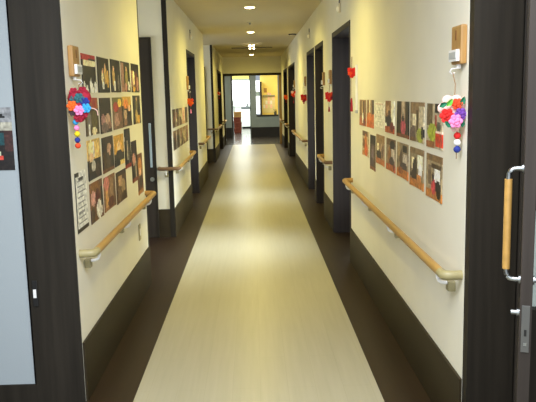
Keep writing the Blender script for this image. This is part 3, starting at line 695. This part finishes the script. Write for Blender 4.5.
# ------------------------------------------------------------------ name plate holders and ornaments
def plate(side, y, label, z0=1.685, z1=1.838, w=.105, th=.028, tagmat='white', detailed=True, zt=None):
    s = -1 if side == 'l' else 1
    xw = XL if side == 'l' else XR
    def bx(bm, d0, d1, a, b, c, d, bev=0):
        xa, xb = sorted((xw-s*d0, xw-s*d1)); box(bm, xa, xb, a, b, c, d, bev)
    o = thing('mounted_name_plate', label, 'name plate', (xw, y, z0), 'wooden plates beside the doors')
    bm = BM(); bx(bm, 0.0005, th, y-w/2, y+w/2, z0, z1, .008); b = obj('wooden_plate', bm, M['oak'], o)
    if detailed:
        bm = BM(); bx(bm, th-.001, th+.0015, y-.008, y+.008, z1-.06, z1-.02); obj('slot', bm, M['oakslot'], b)
    bm = BM(); bx(bm, th, th+.014, y-w/2+.012, y+w/2-.012, z0+.012, z0+.06, .002); tg = obj('white_tag', bm, M['white'], o)
    if detailed:
        bm = BM()
        bx(bm, th+.0138, th+.0152, y-w/2+.022, y+w/2-.022, z0+.022, z0+.05); obj('tag_face', bm, M['lcd'], tg)
        bm = BM(); yy = y
        bx(bm, th*.25, th*.8, y-.012, y+.016, z0-.018, z0, .002)
        tube(bm, [(xw-s*.02, y, z0-.015), (xw-s*.045, y, z0-.018), (xw-s*.052, y, z0-.032), (xw-s*.04, y, z0-.04), (xw-s*.03, y, z0-.034)], .003, 8)
        hk = obj('hook', bm, M['white'], o, True)
    return o
plate('l', 3.635, 'oak name plate with white tag on the near left wall', w=.13)
plate('r', 2.99, 'oak name plate with white tag on the near right wall', w=.14, z0=1.682, z1=1.842)

def flower(bm, c, r, view=(0, -1, 0), petals=6):
    """rosette of overlapping petals round a bud, facing VIEW"""
    v = Vector(view).normalized()
    q = v.to_track_quat('Z', 'Y').to_matrix().to_4x4()
    c = Vector(c)
    for ring, (rr, sz, dz) in enumerate(((.58, .52, 0), (.28, .38, .22))):
        n = petals if ring == 0 else max(4, petals-2)
        for k in range(n):
            a = 2*PI*k/n + ring*.5
            off = q @ Vector((math.cos(a)*rr*r, math.sin(a)*rr*r, dz*r))
            rot = q @ Matrix.Rotation(a, 4, 'Z') @ Matrix.Rotation(-.45, 4, 'Y')
            ell(bm, c+off, (sz*r, sz*r*.85, sz*r*.38), 2, rot)
    ell(bm, c+(q @ Vector((0, 0, .42*r))), (.2*r, .2*r, .2*r), 1)

def leaf(bm, c, l, w, ang):
    rot = Matrix.Rotation(PI/2, 4, 'X') @ Matrix.Rotation(ang, 4, 'Z')
    m = Matrix.Translation(c) @ rot
    pts = [(-l, 0, 0), (-.4*l, w, .004), (.3*l, w*.8, .004), (l, 0, 0), (.3*l, -w*.8, .004), (-.4*l, -w, .004)]
    a = [bm.verts.new(m @ Vector(p)) for p in pts]; b = [bm.verts.new(m @ Vector((p[0], p[1], p[2]-.004))) for p in pts]
    ca = bm.verts.new(m @ Vector((0, 0, -.003))); cb = bm.verts.new(m @ Vector((0, 0, -.008)))
    for i in range(6):
        j = (i+1) % 6
        bm.faces.new((a[i], a[j], ca)); bm.faces.new((b[j], b[i], cb)); bm.faces.new((a[i], b[i], b[j], a[j]))

# left heart-shaped ball
LV = (.12, -1, 0)
o = thing('hanging_flower_ornament', 'heart-shaped felt flower ball with blue and orange blooms on the near left wall', 'ornament', (-.853, 3.50, 1.335), 'hanging flower ornaments along the corridor')
YF = 3.50
bm = BM(); ell(bm, (-.876, YF, 1.575), (.036, .034, .045)); ell(bm, (-.832, YF, 1.577), (.036, .034, .045)); ell(bm, (-.855, YF, 1.538), (.052, .036, .055)); ell(bm, (-.856, YF, 1.495), (.03, .028, .038))
h = obj('heart_core', bm, M['crimson'], o, True); h['label'] = 'dark crimson heart core'
def fl(name, c, r, m, par, v=LV):
    bm = BM(); flower(bm, c, r, v); f = obj(name, bm, M[m], par, True); f['label'] = {'orange': 'orange', 'pink': 'pink', 'cyan': 'sky blue', 'teal': 'teal', 'navy': 'navy blue', 'crimson': 'crimson', 'grey': 'dark grey', 'red': 'red', 'purple': 'purple', 'scarlet': 'scarlet', 'palepink': 'pale pink'}[m]+' felt flower'
    return f
fl('flower', (-.876, YF-.018, 1.607), .022, 'crimson', o); fl('flower', (-.832, YF-.018, 1.609), .024, 'crimson', o)
fl('flower', (-.848, YF-.03, 1.577), .025, 'teal', o); fl('flower', (-.878, YF-.026, 1.572), .018, 'teal', o)
fl('flower', (-.823, YF-.028, 1.558), .023, 'navy', o)
fl('flower', (-.884, YF-.032, 1.540), .026, 'orange', o)
fl('flower', (-.851, YF-.036, 1.518), .025, 'pink', o)
fl('flower', (-.817, YF-.030, 1.528), .024, 'cyan', o)
fl('flower', (-.886, YF-.02, 1.510), .02, 'grey', o); fl('flower', (-.83, YF-.02, 1.50), .02, 'crimson', o); fl('flower', (-.858, YF-.024, 1.483), .024, 'crimson', o)
bm = BM(); tube(bm, [(-.868, 3.62, 1.655), (-.866, 3.55, 1.64), (-.855, YF, 1.61)], .002, 6); obj('thread', bm, M['thread'], o)
bm = BM(); tube(bm, [(-.858, YF, 1.48), (-.876, YF, 1.461), (-.873, YF, 1.33)], .002, 6); obj('strand', bm, M['thread'], o)
for x, z, m_ in ((-.877, 1.460, 'cyan'), (-.874, 1.431, 'pink'), (-.873, 1.402, 'yellow'), (-.874, 1.372, 'navy'), (-.873, 1.344, 'scarlet')):
    bm = BM(); ell(bm, (x, YF-.012, z), (.0145, .0145, .0145), 2); b = obj('bead', bm, M[m_], o, True)
    b['label'] = {'cyan': 'sky blue', 'pink': 'pink', 'yellow': 'yellow', 'navy': 'navy', 'scarlet': 'orange-red'}[m_]+' round bead'
bm = BM(); tube(bm, [(-.80, YF-.01, 1.528), (-.785, YF, 1.524), (-.772, YF, 1.515), (-.768, YF, 1.49)], .0022, 6); obj('loose_thread', bm, M['palepink'], o)

# right flower ball
RV = (-.12, -1, 0); YF = 2.965
o = thing('hanging_flower_ornament', 'round felt flower ball in red, pink and purple on the near right wall', 'ornament', (.845, YF, 1.29), 'hanging flower ornaments along the corridor')
bm = BM(); ell(bm, (.838, YF, 1.48), (.034, .028, .05)); c_ = obj('ball_core', bm, M['palepink'], o, True)
fl('flower', (.838, YF+.004, 1.50), .058, 'palepink', o, RV)
fl('flower', (.808, YF-.034, 1.470), .031, 'red', o, RV); fl('flower', (.850, YF-.034, 1.518), .024, 'scarlet', o, RV)
fl('flower', (.864, YF-.04, 1.476), .026, 'purple', o, RV); fl('flower', (.842, YF-.044, 1.447), .029, 'pink', o, RV)
fl('flower', (.850, YF-.012, 1.422), .022, 'palepink', o, RV)
for x, z, a, m_ in ((.797, 1.516, .5, 'green'), (.824, 1.525, .9, 'lime'), (.878, 1.53, 1.2, 'green'), (.818, 1.435, 2.4, 'green'), (.876, 1.44, 1.7, 'green')):
    bm = BM(); leaf(bm, Vector((x-.006, YF-.042, z)), .02, .011, a); f = obj('leaf', bm, M[m_], o)
    f['label'] = 'light green felt leaf' if m_ == 'lime' else 'dark green felt leaf'
bm = BM(); tube(bm, [(.845, 2.985, 1.648), (.851, YF, 1.60), (.848, YF, 1.52)], .0022, 6); obj('thread', bm, M['thread'], o)
bm = BM(); tube(bm, [(.848, YF, 1.43), (.860, YF, 1.40), (.860, YF, 1.33), (.861, YF, 1.285)], .002, 6); obj('strand', bm, M['thread'], o)
for z, m_ in ((1.384, 'red'), (1.355, 'white'), (1.326, 'navy')):
    bm = BM(); ell(bm, (.861, YF-.008, z), (.0155, .0155, .0155), 2); b = obj('bead', bm, M[m_], o, True)
    b['label'] = {'red': 'red', 'white': 'white', 'navy': 'dark blue'}[m_]+' round bead'

# smaller ornaments farther down the corridor
def small_orn(side, y, z, cols, label, r=.05, tassel='crimson', zt=.16, out=.07, tl=.055):
    s = -1 if side == 'l' else 1
    xw = XL if side == 'l' else XR
    x = xw-s*out
    o = thing('hanging_flower_ornament', label, 'ornament', (x, y, z-zt), 'hanging flower ornaments along the corridor')
    bm = BM(); ell(bm, (x, y, z), (r*.75, r*.75, r*.8)); obj('ball_core', bm, M[cols[0]], o, True)
    pos = ((-.5, .55), (.5, .5), (-.45, -.3), (.5, -.35), (0, -.85), (0, .1))
    for k, (a, b) in enumerate(pos):
        bm = BM(); flower(bm, (x+a*r, y-.6*r, z+b*r), r*.55, (-s*.3, -1, 0), 5); f = obj('flower', bm, M[cols[k % len(cols)]], o, True)
    bm = BM(); tube(bm, [(x, y, z+r*.5), (xw-s*.03, y+.01, z+.13)], .003, 6); obj('thread', bm, M['thread'], o)
    bm = BM(); tube(bm, [(x, y, z-r*.6), (x, y, z-zt+tl)], .0018, 6); obj('strand', bm, M['thread'], o)
    bm = BM(); cyl(bm, (x, y, z-zt), (x, y, z-zt+tl), .012, .006, 8); obj('tassel', bm, M[tassel], o, True)
    return o
small_orn('r', 7.87, 1.53, ('red', 'scarlet', 'red', 'crimson'), 'red heart-shaped felt ornament beyond the nearest right doorway', r=.046, zt=.17, out=.04)
plate('r', 7.96, 'oak name plate with white tag just beyond the nearest right doorway', z0=1.665, z1=1.82)
plate('r', 8.72, 'plain oak plate at the near edge of the second right doorway', z0=1.66, z1=1.82)
small_orn('r', 6.09, 1.742, ('red', 'red', 'scarlet', 'red'), 'bright red ball ornament on the near edge of the nearest right doorway', r=.037, zt=.335, out=.035, tl=.115)
small_orn('r', 11.72, 1.49, ('red', 'crimson', 'scarlet'), 'red felt ornament on right wall just past the paired doorways', r=.055, zt=.1, out=.045)
plate('r', 11.80, 'pale name plate just past the paired right doorways', z0=1.68, z1=1.84)
small_orn('r', 14.76, 1.56, ('palepink', 'red', 'scarlet'), 'pinkish red ornament beside the third right doorway', r=.055, zt=.2, out=.04)
plate('r', 14.87, 'oak name plate above the pinkish ornament on right wall', z0=1.68, z1=1.84)
small_orn('r', 18.1, 1.47, ('orange', 'orange', 'scarlet'), 'orange ornament beside the farthest right doorway', r=.055, zt=.14, out=.045)
small_orn('l', 9.93, 1.485, ('orange', 'scarlet', 'orange'), 'orange felt ornament on left wall before the open doorway', r=.045, tassel='pink', zt=.16, out=.04)
plate('l', 9.88, 'oak name plate above the orange ornament on left wall', z0=1.65, z1=1.84)
small_orn('l', 18.3, 1.60, ('scarlet', 'palepink', 'red'), 'tiny reddish ornament on left wall before the farthest left doorway', r=.04, zt=.14, out=.04)

# white vertical cord cover, outlet, call lamps
o = thing('pull_cord_cover', 'white vertical cord cover on right wall beside the nearest doorway', 'cord cover', (XR, 5.98, 1.40))
bm = BM(); box(bm, XR-.018, XR-.0005, 5.965, 5.995, 1.42, 1.80, .004); obj('cover', bm, M['white'], o)
bm = BM(); box(bm, XR-.022, XR-.0005, 5.955, 6.005, 1.395, 1.42, .003); obj('end_cap', bm, M['lcd'], o)
o = thing('outlet_plate', 'small cream outlet plate low on the near left wall below the handrail', 'wall outlet', (XL, 5.4, .46))
bm = BM(); box(bm, XL+.0005, XL+.008, 5.365, 5.435, .465, .59, .002); obj('cover', bm, M['beige'], o)
bm = BM(); box(bm, XL+.0078, XL+.0095, 5.385, 5.415, .50, .555); obj('socket_face', bm, M['white'], o)
for side, y, z, lab in (('r', 7.1, 2.395, 'small call lamp high on right wall above the nearest doorway'), ('r', 10.84, 2.43, 'small call lamp high on right wall above the paired doorways'), ('l', 10.6, 2.43, 'small call lamp high on left wall above the open doorway')):
    s = -1 if side == 'l' else 1; xw = XL if side == 'l' else XR
    o = thing('mounted_call_lamp', lab, 'indicator lamp', (xw, y, z), 'call lamps above the doors')
    bm = BM(); xa, xb = sorted((xw, xw-s*.02)); box(bm, xa, xb, y-.025, y+.025, z-.045, z+.045, .004); obj('base', bm, M['ring'], o)
    bm = BM(); ell(bm, (xw-s*.028, y, z-.012), (.016, .02, .026)); obj('lens', bm, M['lampoff'], o, True)
    bm = BM(); tube(bm, [(xw-s*.012, y, z+.045), (xw-s*.012, y, z+.1)], .006, 6); obj('conduit', bm, M['lining'], o)

# ------------------------------------------------------------------ ceiling fittings and lights
def light(name, kind, loc, rot, energy, color, **kw):
    L = bpy.data.lights.new(name, kind); L.energy = energy; L.color = color
    for k, v in kw.items(): setattr(L, k, v)
    o = bpy.data.objects.new(name, L); C.objects.link(o); o.location = loc; o.rotation_euler = rot
    return o
WARM = (1.0, 0.82, 0.19)
DL = [(5.7, 30), (9.45, 34), (13.2, 34), (17.0, 30), (20.74, 30)]
labs = ['round downlight in the ceiling above the photo walls', 'nearest glowing round ceiling downlight in view', 'second glowing round ceiling downlight in view', 'dim round ceiling downlight just beyond the four-bulb fitting', 'farthest glowing ceiling downlight before the end doorway']
for (y, e), lab in zip(DL, labs):
    o = thing('ceiling_downlight', lab, 'ceiling light', (-.015, y, ZC), 'round downlights along the ceiling')
    bm = BM()
    n = 28; ri, ro = .068, .085
    vs = [[bm.verts.new((-.015+r*math.cos(2*PI*k/n), y+r*math.sin(2*PI*k/n), z)) for k in range(n)] for r, z in ((ri, ZC-.001), (ri+.004, ZC-.007), (ro, ZC-.004), (ro, ZC-.0005))]
    for a in range(3):
        for k in range(n): bm.faces.new((vs[a][k], vs[a][(k+1) % n], vs[a+1][(k+1) % n], vs[a+1][k]))
    obj('trim_ring', bm, M['ring'], o, True)
    bm = BM(); ell(bm, (-.015, y, ZC-.004), (.068, .068, .016)); obj('glowing_lens', bm, M['lamp'], o, True)
    light('downlight_lamp', 'SPOT', (-.015, y, ZC-.03), (0, 0, 0), e*4.3, WARM, spot_size=math.radians(172), spot_blend=1.0, shadow_soft_size=.06)
# sprinkler, speaker, four-lamp fitting
o = thing('sprinkler_head', 'small sprinkler head on the ceiling between the two nearest downlights', 'sprinkler', (-.02, 11.4, ZC))
bm = BM(); cyl(bm, (-.02, 11.4, ZC-.012), (-.02, 11.4, ZC-.0005), .045, .05); obj('rose', bm, M['ring'], o, True)
bm = BM(); cyl(bm, (-.02, 11.4, ZC-.04), (-.02, 11.4, ZC-.012), .012, .018); obj('nozzle', bm, M['steel'], o, True)
o = thing('ceiling_speaker', 'dark round fitting on the ceiling near the right wall', 'ceiling fitting', (.79, 13.85, ZC))
bm = BM(); cyl(bm, (.79, 13.85, ZC-.02), (.79, 13.85, ZC-.0005), .07, .08, 24); obj('rim', bm, M['lining'], o, True)
bm = BM(); cyl(bm, (.79, 13.85, ZC-.026), (.79, 13.85, ZC-.02), .05, .05, 24); obj('grille', bm, M['ring'], o, True)
o = thing('four_bulb_light', 'four-bulb ceiling light with thin pale side bars', 'ceiling light', (0, 16.2, ZC))
bm = BM(); box(bm, -.07, .07, 16.14, 16.26, ZC-.03, ZC-.0005, .004); obj('base', bm, M['ring'], o)
for sx in (-1, 1):
    bm = BM(); box(bm, *sorted((sx*.07, sx*.24)), 16.19, 16.21, ZC-.022, ZC-.008, .002); obj('side_bar', bm, M['ring'], o)
    for z in (ZC-.045, ZC-.115):
        bm = BM(); ell(bm, (sx*.045, 16.17, z), (.02, .02, .02)); obj('bulb', bm, M['lamp'], o, True)
bm = BM(); box(bm, -.012, .012, 16.18, 16.22, ZC-.125, ZC-.03); box(bm, -.06, .06, 16.185, 16.215, ZC-.125, ZC-.108); obj('stem', bm, M['ring'], o)

# lights of the other rooms
COOL = (.86, .94, 1.0)
light('hall_daylight', 'AREA', (-.3, -2.4, 1.9), (math.radians(88), 0, 0), 135, COOL, shape='RECTANGLE', size=5, size_y=1.6)
light('hall_ceiling_light', 'AREA', (0, 1.5, ZC-.02), (0, 0, 0), 155, (.95, .97, 1.0), shape='RECTANGLE', size=2.4, size_y=1.4)
light('recess_daylight', 'AREA', (-2.85, 6.8, 1.5), (0, -PI/2, 0), 10, COOL, shape='RECTANGLE', size=1.3, size_y=1.2)
light('far_recess_daylight', 'AREA', (-2.85, 14.97, 1.5), (0, -PI/2, 0), 10, COOL, shape='RECTANGLE', size=1.3, size_y=1.8)
light('doorway_daylight', 'AREA', (XR+.2, 7.115, 1.25), (0, math.radians(52), 0), 36, COOL, shape='RECTANGLE', size=1.5, size_y=1.0, spread=math.radians(80))
light('doorway_daylight', 'AREA', (XR+.2, 10.82, 1.25), (0, math.radians(52), 0), 9, COOL, shape='RECTANGLE', size=1.5, size_y=.95, spread=math.radians(80))
light('doorway_daylight', 'AREA', (XL-.2, 10.65, 1.25), (0, math.radians(-52), 0), 9, COOL, shape='RECTANGLE', size=1.5, size_y=.95, spread=math.radians(80))
light('bright_room_light', 'AREA', (-.8, 30, ZC-.03), (0, 0, 0), 160, (.95, 1.0, .98), shape='RECTANGLE', size=1.2, size_y=5)
light('office_light', 'AREA', (1.1, 27.6, ZC-.03), (0, 0, 0), 52, (1.0, .84, .42), shape='RECTANGLE', size=1.0, size_y=1.8)
light('vestibule_light', 'AREA', (0, 23.8, ZC-.03), (0, 0, 0), 60, (1.0, .93, .75), shape='RECTANGLE', size=2.0, size_y=1.0)

w = bpy.data.worlds.new('World'); bpy.context.scene.world = w; w.use_nodes = True
w.node_tree.nodes['Background'].inputs['Color'].default_value = (.80, .90, 1.0, 1); w.node_tree.nodes['Background'].inputs['Strength'].default_value = 0.5

# ------------------------------------------------------------------ camera
F = 700.0
VP = (253.0, 93.5)
fw = Vector(((VP[0]-268)/F, -(VP[1]-201)/F, -1.0)).normalized()
d = Vector((0.0254, -1, 0)); d = (d - fw*d.dot(fw)).normalized()
up = -d; rt = fw.cross(up)
cam = bpy.data.cameras.new('Camera'); co = bpy.data.objects.new('Camera', cam); C.objects.link(co)
cam.sensor_width = 36; cam.lens = F/536*36; cam.clip_start = .05; cam.clip_end = 200
Rm = Matrix((rt, fw, up))
co.matrix_world = Matrix.Translation((0, 0, 1.58)) @ Rm.to_4x4()
bpy.context.scene.camera = co
sc = bpy.context.scene
sc.view_settings.view_transform = 'Standard'; sc.view_settings.look = 'None'; sc.view_settings.exposure = 0.0
sc.cycles.max_bounces = 8; sc.cycles.diffuse_bounces = 5
